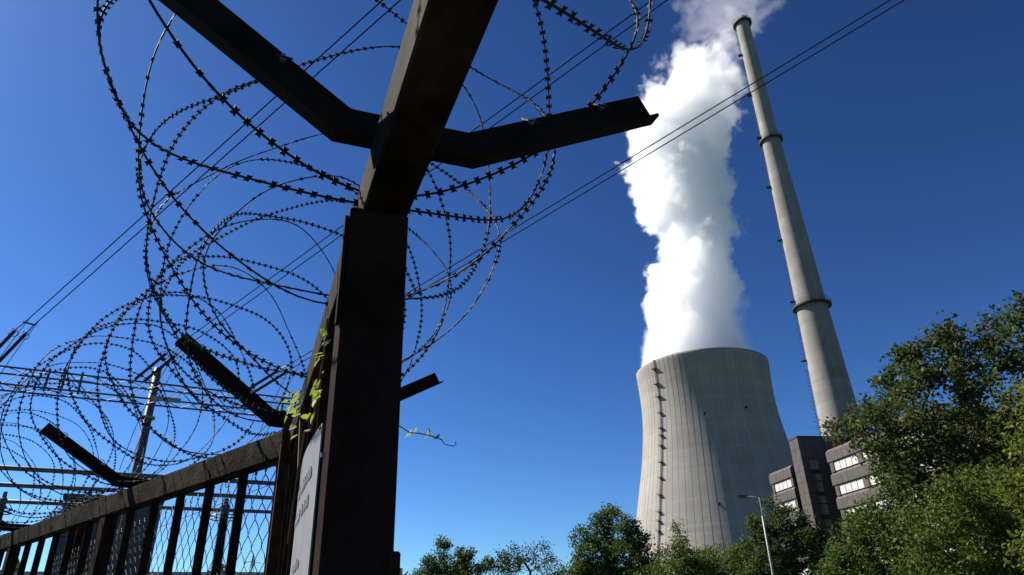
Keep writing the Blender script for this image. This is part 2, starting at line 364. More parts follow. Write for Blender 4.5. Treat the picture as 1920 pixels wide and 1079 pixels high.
# ------------------------------------------------------------------ brown office building
BQ = np.array([44.6, 114.1, EYE]); E1 = np.array([0.166, -0.986, 0]); IN = np.array([0.986, 0.166, 0]); UP = np.array([0, 0, 1.0])
def B(t, o, z): return BQ + E1 * t + IN * o + UP * z
bl = thing('office_building', 'brown panelled office building with white window blinds and a stair tower', 'building', B(4, 5, -EYE))
def bbox(name, t0, t1, o0, o1, z0, z1, m, parent=bl, bev=0.0):
    return MB().box(B(t0, o0, z0), E1 * (t1 - t0), IN * (o1 - o0), UP * (z1 - z0), bev).build(name, m, parent)
def wing(t0, t1, wins, depth=13):
    bbox('wall', t0 + .35, t1 - .2, .45, depth, -EYE, 21.6, M['joint'])
    z = 22.0
    while z > -1:
        zb = z - 1.85
        k = max(1, round((t1 - t0) / 1.3))
        pw = (t1 - t0) / k
        for i in range(k):
            # the outermost panels are chamfered towards the end of the wing
            q0, q1 = t0 + i * pw + .02, t0 + (i + 1) * pw - .02
            poly = [B(q0, 0, zb), B(q1, 0, zb), B(q1, 0, z - .45), B(q1, .45, z), B(q1, .6, z), B(q1, .6, zb)]
            V = [B(q0, 0, zb), B(q0, 0, z - .45), B(q0, .45, z), B(q0, .6, z), B(q0, .6, zb)]
            MB().prism(V, E1 * (q1 - q0)).build('facade_panel', M['brown_panel'], bl)
        for w0, w1, nb in wins:
            wz0, wz1 = zb - 1.5, zb - .06
            f = bbox('window', w0, w1, .3, .42, wz0, wz1, M['frame'])
            bw = (w1 - w0 - .2) / nb
            for j in range(nb):
                drop = 0.0 if random.random() < .75 else random.choice([0.25, 0.5])
                bbox('blind', w0 + .1 + j * bw + .06, w0 + .1 + (j + 1) * bw - .06, .245, .29, wz0 + .08 + drop, wz1 - .05, M['blind'], f)
                if drop: bbox('pane', w0 + .1 + j * bw + .06, w0 + .1 + (j + 1) * bw - .06, .262, .29, wz0 + .08, wz0 + .06 + drop, M['glass'], f)
        # plain piers between windows
        edges = [t0 + .25] + [e for w in wins for e in w[:2]] + [t1 - .1]
        for a, b in zip(edges[::2], edges[1::2]):
            if b - a > .1: bbox('pier', a, b, .14, .44, zb - 1.5, zb - .003, M['brown_panel'])
        z -= 3.36
wing(-7.3, -0.1, [(-6.4, -0.9, 4)])
wing(10.3, 34, [(11.4, 17.2, 4), (18.4, 24.2, 4), (25.4, 31.2, 4)])
bbox('stair_tower', 1.25, 3.74, .1, 10, -EYE, 25.3, M['joint'])
for i in range(2):
    for j in range(16):
        z1 = 25.55 - j * 1.72
        bbox('facade_panel', 1.15 + i * 1.3 + .02, 1.15 + (i + 1) * 1.3 - .02, 0, .098, z1 - 1.69, z1, M['brown_panel'], bl, .012)
for j in range(16):
    z1 = 25.55 - j * 1.72
    for o0, o1 in ((.0, 1.15), (2.75, 4.4), (4.43, 6.1), (6.13, 8.0)):
        bbox('facade_panel', 3.742, 3.80, o0 + .02, o1 - .02, z1 - 1.69, z1, M['brown_panel'])
    if j >= 2:
        f = bbox('window', 3.742, 3.77, 1.17, 2.73, z1 - 1.70, z1, M['frame'])
        for q in range(2): bbox('pane', 3.772, 3.785, 1.21 + q * .76, 1.21 + q * .76 + .72, z1 - 1.62, z1 - .08 - (.5 if j % 2 else 0), M['glass'], f)
    else:
        bbox('facade_panel', 3.742, 3.80, 1.17, 2.73, z1 - 1.69, z1, M['brown_panel'])
bbox('link_block', 3.9, 12, 6.2, 14, -EYE, 23.6, M['brown_panel'])
bbox('roof_parapet', 1.1, 3.86, -.06, 10.1, 25.56, 25.85, M['frame'])

# pale hall that shows through the maple
ph = thing('pale_hall', 'pale grey clad hall glimpsed through the gaps of the brownish maple', 'building', azv(34.5) * 150)
hx, hy = azv(34.5 + 90), azv(34.5); hp = azv(34.5) * 150
MB().box(hp - hx * 9, hx * 18, hy * 20, UP * 33).build('wall', M['joint'], ph)
for i in range(9):
    for j in range(8):
        MB().box(hp - hx * 9 - hy * .12 + hx * (i * 2 + .03) + UP * (j * 4.15), hx * 1.94, hy * .115, UP * 4.1).build('cladding_panel', M['pale_cladding'], ph)

# ------------------------------------------------------------------ street lamp
LP = azv(18.7) * 38
lamp = thing('street_lamp', 'slim pale street lamp with one short arm in front of dark tree', 'street lamp', LP)
MB().tube([LP, LP + UP * 3, LP + UP * 6.95], [.075, .062, .045], 10).build('pole', M['pole'], lamp, smooth=True)
ax = azv(18.7 - 90)
MB().tube([LP + UP * 6.9, LP + UP * 6.98 + ax * .15, LP + UP * 7.05 + ax * .55], .035, 8).build('arm', M['pole'], lamp)
hd = MB().prism([LP + UP * z + ax * a for a, z in ((.42, 7.02), (.5, 7.13), (.95, 7.16), (1.08, 7.08), (.9, 7.03))], azv(18.7) * .26).build('lamp_head', M['dark_steel'], lamp)

# ------------------------------------------------------------------ fence frames
NU, NN = azv(-21), azv(69)          # near section: along, across (to the right)
LU, LN = azv(-47.4), azv(42.6)      # far section
def Fn(s, p, z): return NU * s + NN * p + UP * (z + EYE)
def Fl(s, p, z): return LU * s + LN * p + UP * (z + EYE)
CL = 1.976                          # front face of the far rail
CORN = np.array([-1.317, 3.894, 0])

def bracket(parent, c, across, along, left=True, right=True, tips=((-.73, .48), (.735, .315))):
    """bent angle iron lying across the rail, its two arms rising outwards; c = top centre of the rail"""
    h, th = .082, .010
    xs = [tips[0][0], -.13, .20, tips[1][0]]; zs = [tips[0][1], .042, .042, tips[1][1]]
    if not left: xs, zs = xs[1:], zs[1:]
    if not right: xs, zs = xs[:-1], zs[:-1]
    P = [c + across * x + UP * z for x, z in zip(xs, zs)]
    nb = []
    for i in range(len(P)):
        d = (P[min(i + 1, len(P) - 1)] - P[max(i - 1, 0)]); d /= np.linalg.norm(d); q = np.cross(d, along); q = q if q[2] > 0 else -q
        nb.append(q)
    m = MB()
    def strip(o0, o1, a0, a1):      # cross-section offsets (normal, along)
        V = []
        for p, q in zip(P, nb): V += [p + q * o0 + along * a0, p + q * o1 + along * a0, p + q * o1 + along * a1, p + q * o0 + along * a1]
        k = len(P); F = [(4 * j + i, 4 * j + (i + 1) % 4, 4 * j + 4 + (i + 1) % 4, 4 * j + 4 + i) for j in range(k - 1) for i in range(4)]
        F += [(3, 2, 1, 0), (4 * k - 4, 4 * k - 3, 4 * k - 2, 4 * k - 1)]
        m.add(V, F)
    strip(-.026, .046, 0, th)       # standing leg, the face turned to the camera
    if right: P[-1] = P[-1] + (P[-1] - P[-2]) / np.linalg.norm(P[-1] - P[-2]) * .03
    strip(-.035, -.026, -.002, .045) # lying leg, left a little longer at the free end
    br = m.build('bracket', M['angle'], parent)
    for x in (-.58, -.28, .36, .58):
        z = float(np.interp(x, xs, zs)) + .035
        if (x < 0 and not left) or (x > 0 and not right): continue
        b = MB(); p = c + across * x + UP * z
        b.tube([p - along * .012, p + along * .03], .009, 6); b.tube([p + UP * .0 - along * .02, p - along * .012], .006, 6)
        b.build('bolt', M['bolt'], br)
        MB().tube([p + across * .02 * math.cos(t) + UP * (.012 + .028 * math.sin(t)) + along * (.03 * math.sin(t)) for t in np.linspace(0, 2 * math.pi, 9)], .0028, 5, cap=False).build('wire_tie', M['galv'], br)
    return br

near = thing('steel_fence', 'brown steel fence section with heavy overhead rail, thick post and white sign', 'fence', Fn(1.45, .2, -EYE))
s_corner = 4.02
MB().box(Fn(-1.6, .168, .900), NU * (s_corner + 1.6), NN * .108, UP * .145, .006).build('top_rail', M['rail'], near)
MB().box(Fn(1.396, .137, -EYE), NU * .13, NN * .138, UP * (EYE + .896), .006).build('post', M['post'], near)
MB().box(Fn(1.375, .262, -EYE), NU * .12, NN * .022, UP * (EYE + .13), .004).build('post_sleeve', M['post'], near)
MB().box(Fn(1.40, .127, .60), NU * .03, NN * .009, UP * .268).build('stiffener', M['post'], near)
for s_ in (1.90, 2.30, 2.70, 3.10, 3.50, 3.85):
    MB().box(Fn(s_, .178, -EYE + .05), NU * .014, NN * .06, UP * (EYE + .849), .002).build('bar', M['bar'], near)
bracket(near, Fn(1.335, .222, 1.045), NN, NU)
for zz_ in (.02, .33):
    MB().tube([Fn(1.49, .137, zz_), Fn(1.49, .129, zz_)], .006, 6).build('bolt', M['bolt'], near)

far = thing('steel_fence', 'brown steel fence section with dark upright bars running up to the substation', 'fence', Fl(6, CL, -EYE))
MB().box(Fl(3.60, CL, .900), LU * 9.2, LN * .108, UP * .158, .006).build('top_rail', M['rail'], far)
MB().box(Fn(4.022, .130, -EYE), NU * .13, NN * .13, UP * (EYE + 1.09), .006).build('post', M['rust'], far)
s_ = 3.74; slats = [3.74, 4.20, 4.66, 5.11, 5.56, 6.02, 6.95, 7.40, 7.86, 8.31, 8.77, 9.8, 10.3, 10.8]
for s_ in slats:
    MB().box(Fl(s_, CL + .025, -EYE + .05), LU * .014, LN * .058, UP * (EYE + .849), .002).build('bar', M['bar'], far)
for s_ in (6.45, 9.25, 12.3):
    MB().box(Fl(s_, CL + .006, -EYE), LU * .12, LN * .10, UP * (EYE + .899), .005).build('post', M['bar'], far)
BIS = (NU + LU) / np.linalg.norm(NU + LU); BISN = np.array([BIS[1], -BIS[0], 0])
bracket(far, CORN + LN * .05 + LU * .02 + UP * (EYE + 1.06), BISN, BIS, tips=((-.70, .44), (.93, .46)))
bracket(far, Fl(6.05, CL + .054, 1.058), LN, LU, right=False, tips=((-.73, .38), (.7, .3)))
bracket(far, Fl(9.35, CL + .054, 1.058), LN, LU, right=False, tips=((-.73, .38), (.7, .3)))

# chain link fence behind
cl = thing('chain_link_fence', 'chain link wire fence with twisted top ends behind the dark upright bars', 'fence', Fl(6, 2.3, -EYE))
A_, B_ = Fl(3.0, 1.98, 0), Fl(11.0, 2.84, 0)
cd = (B_ - A_); CLn = np.linalg.norm(cd); cd /= CLn; cn = np.array([cd[1], -cd[0], 0]); A_[2] = EYE
m = MB(); pw, ph_ = .078, .150
nc = int(CLn / pw); top = .895
for i in range(nc):
    pts = []; x0 = i * pw; k = 0; z = top
    while z > -.75:
        sg_ = (k + i) % 2; x = x0 + (pw * .53 if sg_ else -pw * .53)
        y = .004 * (1 if (k + i) % 2 else -1)
        if sg_: pts += [(x - .008, y, z + .018), (x, y, z), (x - .008, -y, z - .018)]
        else: pts += [(x + .008, y, z + .018), (x, y, z), (x + .008, -y, z - .018)]
        z -= ph_ / 2 * 1.15; k += 1
    P = np.array([A_ + cd * (x + .004 * math.sin(7 * zq + i)) + cn * y + UP * zq for x, y, zq in pts])
    m.tube(P, .0030, 4, cap=False)
    tp = A_ + cd * (x0 - pw * (.53 if i % 2 == 0 else -.53)) + UP * (top + .012)
    m.tube([tp - cd * .018 - UP * .01, tp + cd * .02 + UP * .03], .003, 4); m.tube([tp + cd * .018 - UP * .01, tp - cd * .02 + UP * .03], .003, 4)
m.build('wire_mesh', M['galv'], cl, kind='stuff')
for q in (.80, .20):
    MB().tube([A_ + UP * q + cn * .008, B_ * np.array([1, 1, 0]) + UP * (EYE + q) + cn * .008], .0022, 5).build('tension_wire', M['galv'], cl)
for q in (.1, 5.2, CLn):
    p = A_ + cd * q + cn * .03; MB().tube([p * np.array([1, 1, 0]), p + UP * (top - .03)], .024, 10).build('post', M['galv'], cl)

# ------------------------------------------------------------------ razor wire coils
BARB = np.array([(-.0072, .0108), (-.0015, .0088), (.0015, .0088), (.0072, .0108), (.0048, .0022), (.0048, -.0022), (.0072, -.0108), (.0015, -.0088), (-.0015, -.0088), (-.0072, -.0108), (-.0048, -.0022), (-.0048, .0022)])
def razor(name, label, path, group, ph0=0.0, spacing=.036, seed=1, bs=1.0):
    """path(theta) -> point on the strand; samples it, sweeps the core wire and sets barbs along it"""
    r_ = np.random.default_rng(seed)
    P = path(); seg = np.linalg.norm(np.diff(P, axis=0), axis=1); L = np.r_[0, np.cumsum(seg)]
    root = thing(name, label, 'razor wire', P[len(P) // 2] * np.array([1, 1, 0]) + UP * P[:, 2].min(), group)
    q = np.arange(0, L[-1], .03); Q = np.c_[[np.interp(q, L, P[:, i]) for i in range(3)]].T
    m = MB(); m.tube(Q, .0029 * bs, 5); m.build('core_wire', M['razor'], root, smooth=True)
    q = np.arange(.01, L[-1] - .02, spacing); C_ = np.c_[[np.interp(q, L, P[:, i]) for i in range(3)]].T
    D = np.c_[[np.interp(q + .004, L, P[:, i]) for i in range(3)]].T - C_; D /= np.linalg.norm(D, axis=1, keepdims=True)
    X = np.cross(D, UP); X /= np.linalg.norm(X, axis=1, keepdims=True) + 1e-9; Y = np.cross(D, X)
    tw = ph0 + q * 1.1 + r_.normal(0, .25, len(q)); ca, sa = np.cos(tw)[:, None], np.sin(tw)[:, None]
    W = X * ca + Y * sa; Nn = np.cross(D, W)
    k = len(BARB); V = []
    for dz in (-.0009, .0009):
        V.append(C_[:, None] + D[:, None] * BARB[None, :, 0, None] * bs + W[:, None] * BARB[None, :, 1, None] * bs + Nn[:, None] * dz)
    V = np.concatenate(V, axis=1).reshape(-1, 3); F = []
    for i in range(len(q)):
        b = i * 2 * k
        F.append(tuple(b + j for j in range(k))); F.append(tuple(b + k + j for j in range(k - 1, -1, -1)))
        F += [(b + j, b + k + j, b + k + (j + 1) % k, b + (j + 1) % k) for j in range(0, k)]
    obj('barbs', V, F, M['razor'], root, kind='stuff')
    return root
def concertina(axis_fn, s0, loops, pitch, amp, R, seed, ph=0.0, squash=1.0, rot=0.0, jit=1.0):
    """axis_fn(s) -> (centre, across, up, along)"""
    r_ = np.random.default_rng(seed); n = int(loops * 90)
    th = np.linspace(0, loops * 2 * math.pi, n); P = []
    k = int(loops) + 3
    jr, js, jx, jz = r_.normal(0, .03, k) * jit, r_.normal(0, .09, k) * jit, r_.normal(0, .03, k) * jit, r_.normal(0, .03, k) * jit
    for t in th:
        lp = t / (2 * math.pi); ip = lambda a: np.interp(lp, np.arange(k), a)
        s = s0 + pitch * (lp + ip(js)) + amp * math.sin(2.5 * t + ph)
        c, ac, up, al = axis_fn(s); rr = R * (1 + ip(jr))
        kink = .004 * math.sin(9.3 * t + 1.7 * math.sin(t * .37))
        rr += kink
        P.append(c + ac * (rr * math.cos(t + rot) + ip(jx)) + up * (rr * squash * math.sin(t + rot) + ip(jz)))
    return np.array(P)
NEAR_AX = lambda s: (Fn(s, .17, 1.79), NN, UP, NU)
LEFT_AX = lambda s: (Fl(s, CL - .10, 1.76), LN, UP, LU)
razor('razor_wire', 'wide open loops of razor wire coiled above the overhead rail', lambda: concertina(NEAR_AX, -.685, 13.6, .36, .175, .77, 11, 0, rot=.35, jit=.8), 'razor wire coils on the fence', .4, seed=3, bs=1.15)
razor('razor_wire', 'tight loops of razor wire coiled along the receding fence rail', lambda: concertina(LEFT_AX, 3.1, 24, .36, .14, .66, 12, 1.1, rot=.3), 'razor wire coils on the fence', 1.0, seed=4, bs=1.3, spacing=.042)

# ------------------------------------------------------------------ sign, vine
sg = thing('fence_sign', 'white rectangular sign with faded grey lettering wired to the fence bars', 'sign', Fn(2.25, .15, -.2))
V, F = [], []
nz_, ns_ = 14, 10
for j in range(nz_ + 1):
    for i in range(ns_ + 1):
        s_ = 1.93 + .70 * i / ns_; z = -.25 + .765 * j / nz_
        bow = .012 * math.sin(math.pi * i / ns_) * (j / nz_) ** 3
        V.append(Fn(s_, .163 - bow, z + .008 * (i / ns_)))
F = [(j * (ns_ + 1) + i, j * (ns_ + 1) + i + 1, (j + 1) * (ns_ + 1) + i + 1, (j + 1) * (ns_ + 1) + i) for j in range(nz_) for i in range(ns_)]
V = np.array(V); k = len(V); V2 = np.r_[V, V + NN * .004]
rim = [i for i in range(ns_ + 1)] + [j * (ns_ + 1) + ns_ for j in range(1, nz_ + 1)] + [nz_ * (ns_ + 1) + i for i in range(ns_ - 1, -1, -1)] + [j * (ns_ + 1) for j in range(nz_ - 1, 0, -1)]
F2 = F + [tuple(a + k for a in f[::-1]) for f in F] + [(rim[i], rim[(i + 1) % len(rim)], rim[(i + 1) % len(rim)] + k, rim[i] + k) for i in range(len(rim))]
obj('sheet', V2, F2, M['sign'], sg)
ink = MB(); ri = random.Random(5)
for z, a, b, h in ((.395, 2.06, 2.54, .034), (.318, 2.09, 2.30, .032), (.318, 2.36, 2.56, .032), (.165, 2.24, 2.46, .030)):
    x = a
    while x < b:
        w = ri.uniform(.010, .022); hh = h * ri.choice([1, 1, .7, .7, .72])
        bow = .012 * math.sin(math.pi * (x - 1.93) / .70) * ((z + .25) / .765) ** 3
        ink.box(Fn(x, .1605 - bow - .0006, z), NU * w, NN * .0012, UP * hh); x += w + ri.choice([.006, .006, .006, .02])
ink.build('lettering', M['ink'], sg, kind='stuff')
for s_, z in ((1.945, .50), (2.60, .50)):
    MB().tube([Fn(s_, .158, z), Fn(s_, .166, z + .02), Fn(s_, .19, z + .01)], .002, 5).build('wire_tie', M['galv'], sg)

def leaf_blade(c, d, nrm, size, fold=.25, cols=None):
    """a small pointed leaf folded along its midrib"""
    d = d / np.linalg.norm(d); w = np.cross(nrm, d); w /= np.linalg.norm(w); q = np.cross(d, w)
    pts = [(0, 0), (.18, .26), (.42, .34), (.72, .22), (1, 0), (.72, -.22), (.42, -.34), (.18, -.26)]
    V = [c + d * a * size + w * b * size + q * abs(b) * fold * size for a, b in pts]
    V += [c + d * .42 * size, c + d * .72 * size]
    return V, [(0, 8, 2, 1), (8, 9, 3, 2), (9, 4, 3), (0, 7, 6, 8), (8, 6, 5, 9), (9, 5, 4)]
vine = thing('climbing_vine', 'yellow-green climbing plant with small leaves twining up the fence bars', 'vine', Fn(2.4, .16, .3))
vp_ = [Fn(2.9, .158, .30), Fn(2.75, .16, .55), Fn(2.45, .15, .62), Fn(2.15, .15, .55), Fn(1.98, .148, .62), Fn(1.93, .15, .74), Fn(1.86, .145, .80)]
MB().tube(vp_, .0035, 6).build('stem', M['stem'], vine)
vq_ = [Fn(2.75, .16, .55), Fn(2.9, .155, .80), Fn(3.1, .15, .88), Fn(3.5, .15, 1.0), Fn(3.8, .14, 1.10)]
MB().tube(vq_, .0035, 6).build('stem', M['stem'], vine)
rl = random.Random(21)
spots = []
for s0_, z0_, n_, sp_ in ((1.83, .72, 4, .018), (1.94, .70, 6, .022), (1.97, .64, 7, .025), (1.92, .575, 6, .025), (2.3, .66, 2, .03), (2.89, .87, 8, .035), (2.97, .82, 7, .04), (3.6, 1.04, 4, .05), (3.85, 1.10, 4, .05)):
    for i in range(n_): spots.append((s0_ + rl.gauss(0, sp_), .158 - rl.uniform(0, .018), z0_ + rl.gauss(0, sp_), rl.uniform(.022, .040) * (s0_ / 1.9) ** .8))
for s_, p_, z_, sz in spots:
    d = NU * rl.uniform(-.5, .5) - NN * rl.uniform(.1, .7) + UP * rl.uniform(-1.2, .2)
    nr = -NN + NU * rl.uniform(-.8, .4) + UP * rl.uniform(.2, .8)
    V, F = leaf_blade(Fn(s_, p_, z_), d, nr, sz); obj('leaf', V, F, M['vine'], vine)
tn = thing('vine_tendril', 'thin vine tendril with three small leaves reaching into open sky', 'vine', Fn(1.9, .3, .5))
tp = [(.27, .55), (.33, .528), (.375, .511), (.403, .495), (.43, .494), (.455, .491), (.475, .487), (.497, .480), (.505, .468), (.515, .466), (.525, .464), (.535, .463), (.540, .470), (.538, .474)]
MB().tube([Fn(1.9, p, z) for p, z in tp], [.0018] * 8 + [.0013] * 6, 5).build('stem', M['stem'], tn)
for p, z, a, sz in ((.403, .498, -125, .032), (.418, .505, -110, .026), (.455, .502, -105, .035), (.485, .492, -140, .026), (.540, .474, 120, .008)):
    d = NN * math.cos(rad(a)) + UP * math.sin(rad(a)) + NU * .3
    V, F = leaf_blade(Fn(1.9, p, z) - d * sz * .3, d, -NU * .4 + NN * .9, sz, .5); obj('leaf', V, F, M['vine'], tn)

# ------------------------------------------------------------------ substation
G_AZ = -28.9; gx, gy = azv(G_AZ + 90), azv(G_AZ)
def S(x, d, z): return gx * x + gy * d + UP * (z + EYE)
GD, GZ1, GZ0, GDD = 40.0, 12.14, 11.27, 1.2
gan = thing('lattice_gantry', 'long dark lattice steel beam carrying the line insulators of the substation', 'gantry', S(0, GD, -EYE))
for d in (0, GDD):
    for z in (GZ0, GZ1):
        MB().box(S(-13, GD + d, z), gx * 24.2, gy * .07, UP * .08).build('chord', M['dark_steel'], gan)
lac = MB()
xs = np.arange(-13, 11.3, .9)
for i, (a, b) in enumerate(zip(xs[:-1], xs[1:])):
    za, zb = (GZ0, GZ1) if i % 2 else (GZ1, GZ0)
    for d in (.03, GDD + .04): lac.tube([S(a, GD + d, za + .04), S(b, GD + d, zb + .04)], .024, 4)
    da, db = (0, GDD) if i % 2 else (GDD, 0)
    for z in (GZ0, GZ1): lac.tube([S(a, GD + da + .03, z + .04), S(b, GD + db + .03, z + .04)], .02, 4)
lac.build('lacing', M['dark_steel'], gan, kind='stuff')
for x in (-4.95, -4.25, -3.5, 6.6, 7.3, 4.6):
    MB().box(S(x, GD - .06, GZ0 - .12), gx * .11, gy * .05, UP * (GZ1 - GZ0 + .3)).build('hanger_plate', M['dark_steel'], gan)
MB().box(S(-.15, GD - .05, GZ0 - .06), gx * 1.5, gy * .03, UP * .26).build('name_plate', M['pole'], gan)
for x in (10.9,):
    MB().tube([S(x, GD + .6, -EYE), S(x, GD + .6, GZ0)], .28, 12).build('column', M['dark_steel'], gan)

mast = thing('tubular_mast', 'pale grey tapering tube mast standing behind the lattice beam', 'mast', S(0, 47, -EYE))
xm = 47 * math.tan(rad(-28.98 - G_AZ))
MB().tube([S(xm, 47, -EYE), S(xm, 47, 8), S(xm, 47, 15.3)], [.33, .28, .22], 20).build('tube', M['mast'], mast, smooth=True)
for z in (8.35, 12.0): MB().lathe(S(xm, 47, z), [(.2, 0), (.42, 0), (.42, .12), (.2, .12)], 18).build('flange', M['pole'], mast)

# the three conductor pairs, their tension strings and jumpers
WD = -np.array([-0.79182096, 0.57103035, -0.21666543])   # out from the beam, over the fence
def pix(x, y):
    v = (x - 960) / 1280 * _R - (y - 539.5) / 1280 * _U + _w; return v / np.linalg.norm(v)
starts = [(-37.9, 19.75), (-27.75, 19.75), (-19.2, 19.15)]
GROUP_W, GROUP_I = 'overhead line conductors', 'tension insulator strings'
LBL_W = ['thin conductor of the overhead line ending at the outermost insulator strings', 'thin conductor of the overhead line ending above the jutting fence bracket', 'thin conductor of the overhead line passing in front of the steam plume']
LBL_I = ['dark ribbed insulator string at the outer end of the lattice beam', 'dark ribbed insulator string pointing up from the lattice beam by its plate', 'dark ribbed insulator string at the fence corner end of the lattice beam']
for w, (a, e) in enumerate(starts):
    v = azv(a) * math.cos(rad(e)) + UP * math.sin(rad(e))
    D0 = 37.0 / math.cos(rad(a - G_AZ)) / math.cos(rad(e))
    J = v * D0 + UP * EYE                                   # joint where string meets line
    WDH = WD / np.linalg.norm(WD); ry_ = pix(*((730, 0), (1230, 0), (1673, 0))[w])
    A2 = np.array([WDH, -ry_]).T; t_, k_ = np.linalg.lstsq(A2, UP * EYE - J, rcond=None)[0]
    WDH = UP * EYE + ry_ * k_ - J; WDH /= np.linalg.norm(WDH)
    side = np.cross(WDH, UP); side /= np.linalg.norm(side)
    for q in (-1, 1):
        p0 = J + side * .20 * q
        pts = [p0 + WDH * t + UP * (-.00009 * t * (75 - t)) for t in np.linspace(0, 75, 26)]
        ln = MB(); ln.tube(pts, .024, 5); o = ln.build('overhead_conductor', M['wire'], None, origin=p0)
        tag(o, LBL_W[w], 'power line', GROUP_W)
        # string
        g0 = J + side * .24 * q - WDH * .55; g1 = J - WDH * 3.9 + side * .24 * q; g1[2] = EYE + GZ1 + .1
        it = thing('insulator_string', LBL_I[w], 'insulator', g1, GROUP_I)
        ds = (g0 - g1); ls = np.linalg.norm(ds); ds /= ls
        k = 44; prof_t = np.linspace(.25, ls - .35, k * 2); rads = np.where(np.arange(k * 2) % 2, .085, .05)
        MB().tube([g1 + ds * t for t in prof_t], rads, 10).build('sheds', M['porcelain'], it)
        MB().tube([g1, g1 + ds * .3], .03, 6).build('end_fitting', M['dark_steel'], it)
        MB().tube([g0 - ds * .4, g0, p0], .03, 6).build('end_fitting', M['dark_steel'], it)
        MB().tube([g0 - ds * .45 + side * .22 * math.cos(t) + np.cross(ds, side) * .22 * math.sin(t) for t in np.linspace(.4, 2 * math.pi - .3, 16)], .018, 5).build('arcing_ring', M['dark_steel'], it)
        # jumper hanging down behind
        c0 = p0 + WDH * .6; c1 = c0 * 1.0 + np.array([0, 0, 0]); c1 = c0 - gx * 1.6 + gy * 1.0 + UP * (-6.4)
        jm = MB().tube([c0 + (c1 - c0) * t - gx * .5 * math.sin(math.pi * t) * .5 for t in np.linspace(0, 1, 12)], .016, 5).build('jumper_cable', M['wire'], None, origin=c0)
        tag(jm, ['slack jumper cable dropping from the outermost line end', 'slack jumper cable dropping from the line end by the jutting bracket', 'slack jumper cable dropping from the line end at the fence corner'][w], 'cable', 'jumper cables under the lattice beam')
    MB().box(J - side * .27 - WDH * .03, side * .54, WDH * .06, UP * .05).build('yoke', M['dark_steel'], it)

# tubular busbars
for i, (z, d) in enumerate(((6.0, 32.9), (6.0, 36.8), (6.0, 41.5))):
    b = thing('busbar_tube', ['grey busbar tube of the substation, uppermost of three', 'grey busbar tube between two other busbar tubes', 'grey busbar tube of the substation, lowest looking of three'][i], 'busbar', S(0, d, z), 'busbar tubes')
    MB().tube([S(-14, d, z), S(d * .27, d, z)], .095, 12).build('tube', M['grey_tube'], b, smooth=True)
    for x in (-3.6, 3.5, 7.2):
        MB().tube([S(x, d, z - .08), S(x, d, z - .25), S(x + .1, d, z - .3)], .02, 5).build('drop_clamp', M['dark_steel'], b)

def post_insulator(label, x, d, ztop, h, r, ring):
    t = thing('post_insulator', label, 'insulator', S(x, d, -EYE), 'post insulators')
    MB().tube([S(x, d, -EYE), S(x, d, ztop - h)], .16, 10).build('pedestal', M['dark_steel'], t)
    k = int(h / .055); zs = np.linspace(ztop - h, ztop - .45, 2 * k); rr = np.where(np.arange(2 * k) % 2, r, r * .72) * np.linspace(1.1, .9, 2 * k)
    MB().lathe(S(x, d, 0), [(0, zs[0])] + list(zip(rr, zs)) + [(0, zs[-1])], 14).build('sheds', M['porcelain'], t)
    MB().lathe(S(x, d, 0), [(0, ztop - .45), (r * .8, ztop - .45), (r * .8, ztop - .12), (r * .5, ztop - .1), (r * .4, ztop + .12), (0, ztop + .14)], 12).build('head', M['dark_steel'], t)
    if ring:
        for zr in (ztop - .5, ztop - .62):
            MB().tube([S(x + math.cos(a) * r * 2.4, d + math.sin(a) * r * 2.4, zr) for a in np.linspace(0, 2 * math.pi, 20)], .022, 5, cap=False).build('corona_ring', M['grey_tube'], t)
        for a in (0.2, 3.0): MB().tube([S(x + math.cos(a) * r * 2.4, d + math.sin(a) * r * 2.4, ztop - .5), S(x, d, ztop)], .014, 5).build('ring_stay', M['pole'], t)
post_insulator('ribbed post insulator with ring seen through the chain link', 28 * math.tan(rad(-22.6 - G_AZ)), 28, 4.35, 2.6, .19, True)
post_insulator('ribbed post insulator rising just behind the mossy rail', 30 * math.tan(rad(-31.6 - G_AZ)), 30, 4.75, 2.4, .17, False)
post_insulator('ribbed post insulator with ring at the picture edge behind the rail', 31 * math.tan(rad(-36.4 - G_AZ)), 31, 4.7, 2.4, .15, True)

# dark clad transformer house and low hall, line of trees behind
th_ = thing('switch_house', 'slate grey clad switch house with vertical panels behind the fence', 'building', S(-2, 70, -EYE))
x0, x1 = 70 * math.tan(rad(-33.0 - G_AZ)), 70 * math.tan(rad(-26.9 - G_AZ))
MB().box(S(x0, 70, -EYE), gx * (x1 - x0), gy * 12, UP * (EYE + 10.6)).build('wall', M['joint'], th_)
npn = 8; w_ = (x1 - x0) / npn
for i in range(npn):
    for j in range(4): MB().box(S(x0 + i * w_ + .02, 69.9, -EYE + j * 3.05), gx * (w_ - .04), gy * .098, UP * 3.0).build('cladding_panel', M['slate_cladding'], th_)
MB().box(S(x0 - .15, 69.85, 10.605), gx * (x1 - x0 + .3), gy * 12.3, UP * .35).build('roof_edge', M['dark_steel'], th_)
lh = thing('low_hall', 'long low grey hall with horizontal cladding at the bottom of the fence bars', 'building', S(8, 95, -EYE))
MB().box(S(-14, 95, -EYE), gx * 44, gy * 15, UP * (EYE + 6.6)).build('wall', M['joint'], lh)
for j in range(6):
    for i in range(8): MB().box(S(-14 + i * 5.5 + .02, 94.9, -EYE + j * 1.37), gx * 5.46, gy * .098, UP * 1.3).build('cladding_panel', M['pale_cladding' if j % 2 else 'slate_cladding'], lh)

